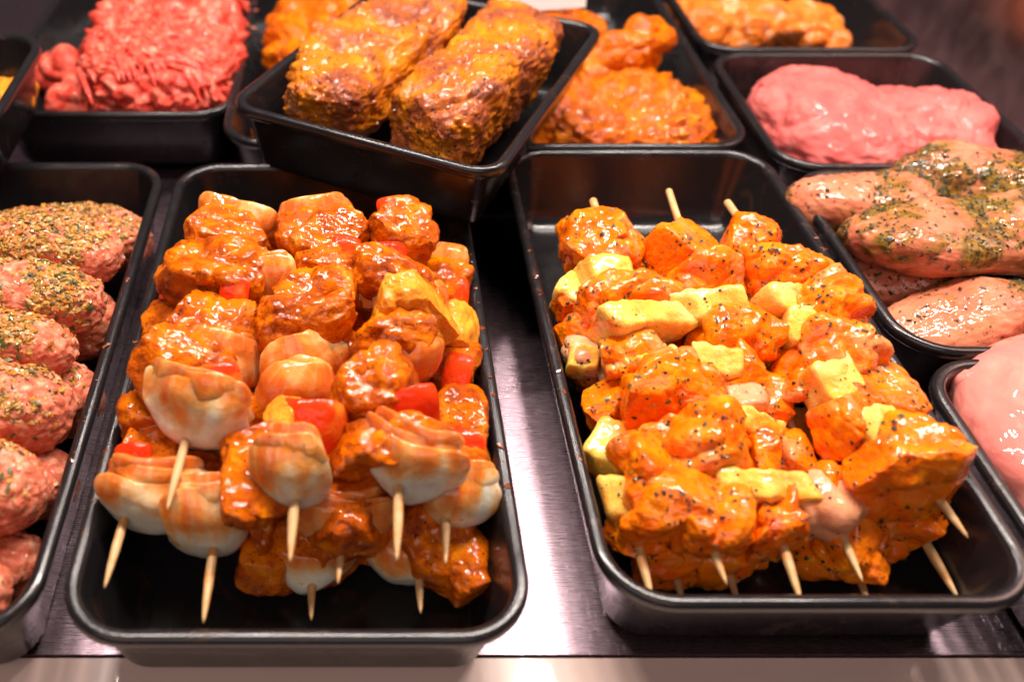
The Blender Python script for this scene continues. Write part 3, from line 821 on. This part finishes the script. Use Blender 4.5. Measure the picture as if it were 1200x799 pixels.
meat('marinated_steak', 'orange steak cut by the picture top right of the white card', 'steak', G, (16.0, 66.5, 4.2), 7.0, 8.0, 3.8, 'steak', (0, 0, .5), seed=56)

G = 'spiced pork necks in the askew tray'
def neck(lx, ly, label, w, l, h, seed):
    x, y = at7(lx, ly)
    return meat('pork_neck', label, 'meat', G, ((_c[0] + x) * 100, (_c[1] + y) * 100, 9.2), w, l, h, 'neck', (0, 0, A7), n=60, p=3.4, warp=.10, bil=.035, f=.40, fine=.018, cut=(3, .80, .94), ridge=.06, seed=seed,
                flk=700, fl=(.0004, .0011), fm=('pepperspeck', 'crumb3'))
neck(-.0325, .006, 'spiced pork neck on the side of the red minced beef', 6.3, 16.8, 4.8, 60)
neck(.0325, .000, 'spiced pork neck on the side of the chicken skewers, with a dark end', 6.3, 16.8, 5.0, 61)

G = 'orange chicken fillets in the far corner tray'
meat('chicken_fillet', 'pale orange chicken fillet end against the grainy steak tray', 'chicken', G, (28.2, 69.5, 3.0), 4.5, 8.0, 4.2, 'fillet', (0, 0, .2), seed=70)
meat('chicken_fillet', 'orange chicken fillet in the middle of the far corner tray', 'chicken', G, (32.5, 69.5, 3.0), 7.0, 8.0, 4.0, 'fillet', (0, 0, -.3), seed=71)
meat('chicken_fillet', 'tapered orange chicken fillet pointing at the steel side wall', 'chicken', G, (37.0, 68.5, 3.0), 6.5, 7.0, 3.8, 'fillet', (0, .3, -.5), seed=72)

G = 'raw turkey pieces'
meat('turkey_piece', 'pale pink raw turkey piece nearer the orange steaks', 'turkey', G, (31.9, 51.8, 3.6), 9.8, 14.0, 5.4, 'turkey', (0, 0, .15), p=2.3, bil=.03, warp=.14, n=40, seed=80)
meat('turkey_piece', 'pale pink raw turkey piece with a dark hollow, nearer the steel side wall', 'turkey', G, (38.6, 51.4, 3.3), 7.4, 12.0, 5.0, 'turkey', (0, 0, -.2), p=2.3, bil=.06, warp=.16, f=.4, n=40, seed=84)

G = 'herb marinated chicken breasts'
kw = dict(flk=900, fl=(.0004, .0014), warp=.15, bil=.03, f=.30, p=2.3, n=44, fine=.010)
meat('herb_chicken', 'herb marinated chicken breast with a rounded glossy end nearest the turkey', 'chicken', G, (29.6, 41.2, 4.6), 9.5, 4.8, 4.2, 'herbchicken', (0, 0, .05), cover=.42, seed=90, **kw)
meat('herb_chicken', 'large herb marinated chicken breast with a dark herb patch across its middle', 'chicken', G, (34.0, 37.4, 5.2), 15.0, 6.0, 4.4, 'herbchicken', (0, 0, .10), cover=.46, seed=91, **kw)
meat('herb_chicken', 'olive tinted chicken breast at the back, behind the large one', 'chicken', G, (37.0, 42.6, 5.0), 11.0, 5.5, 4.6, 'herbchicken', (0, 0, -.1), cover=.46, seed=92, **kw)
meat('herb_chicken', 'pink chicken breast half hidden between the upper and lower herb breasts', 'chicken', G, (30.0, 37.6, 2.8), 7.5, 5.5, 3.0, 'herbchicken', (0, 0, -.25), cover=.05, seed=93, **kw)
meat('herb_chicken', 'lowest herb marinated chicken breast next to the plain raw breast', 'chicken', G, (33.4, 32.8, 2.9), 12.5, 5.2, 3.8, 'herbchicken', (0, 0, .12), cover=.44, seed=94, **kw)

G = 'plain raw chicken breasts'
meat('chicken_breast', 'large smooth pink raw chicken breast in the corner tray', 'chicken', G, (33.6, 21.6, 3.6), 12.2, 17.5, 5.2, 'breast', (0, 0, .25), n=44, p=2.3, warp=.10, bil=.02, f=.28, fine=.004, seed=100)
meat('chicken_breast', 'narrow pale raw chicken strip beside the large smooth breast', 'chicken', G, (29.4, 25.6, 3.6), 2.6, 6.5, 3.2, 'breast', (0, 0, .45), n=26, p=2.2, warp=.15, bil=.08, f=.5, seed=101)

# white card standing at the far end
d, Q = cube(6)
V = d * np.array([.034, .0004, .022]); V[:, 1] += .002 * (V[:, 0] / .034) ** 2
o = link('price_card', V, Q, M['card'], smooth=False, matrix=Matrix.Translation((.140, .650, .0855)) @ Matrix.Rotation(math.radians(-14), 4, 'X') @ Matrix.Rotation(math.radians(-3), 4, 'Y'))
tag(o, 'plain white card stuck upright among the orange steaks', 'card')
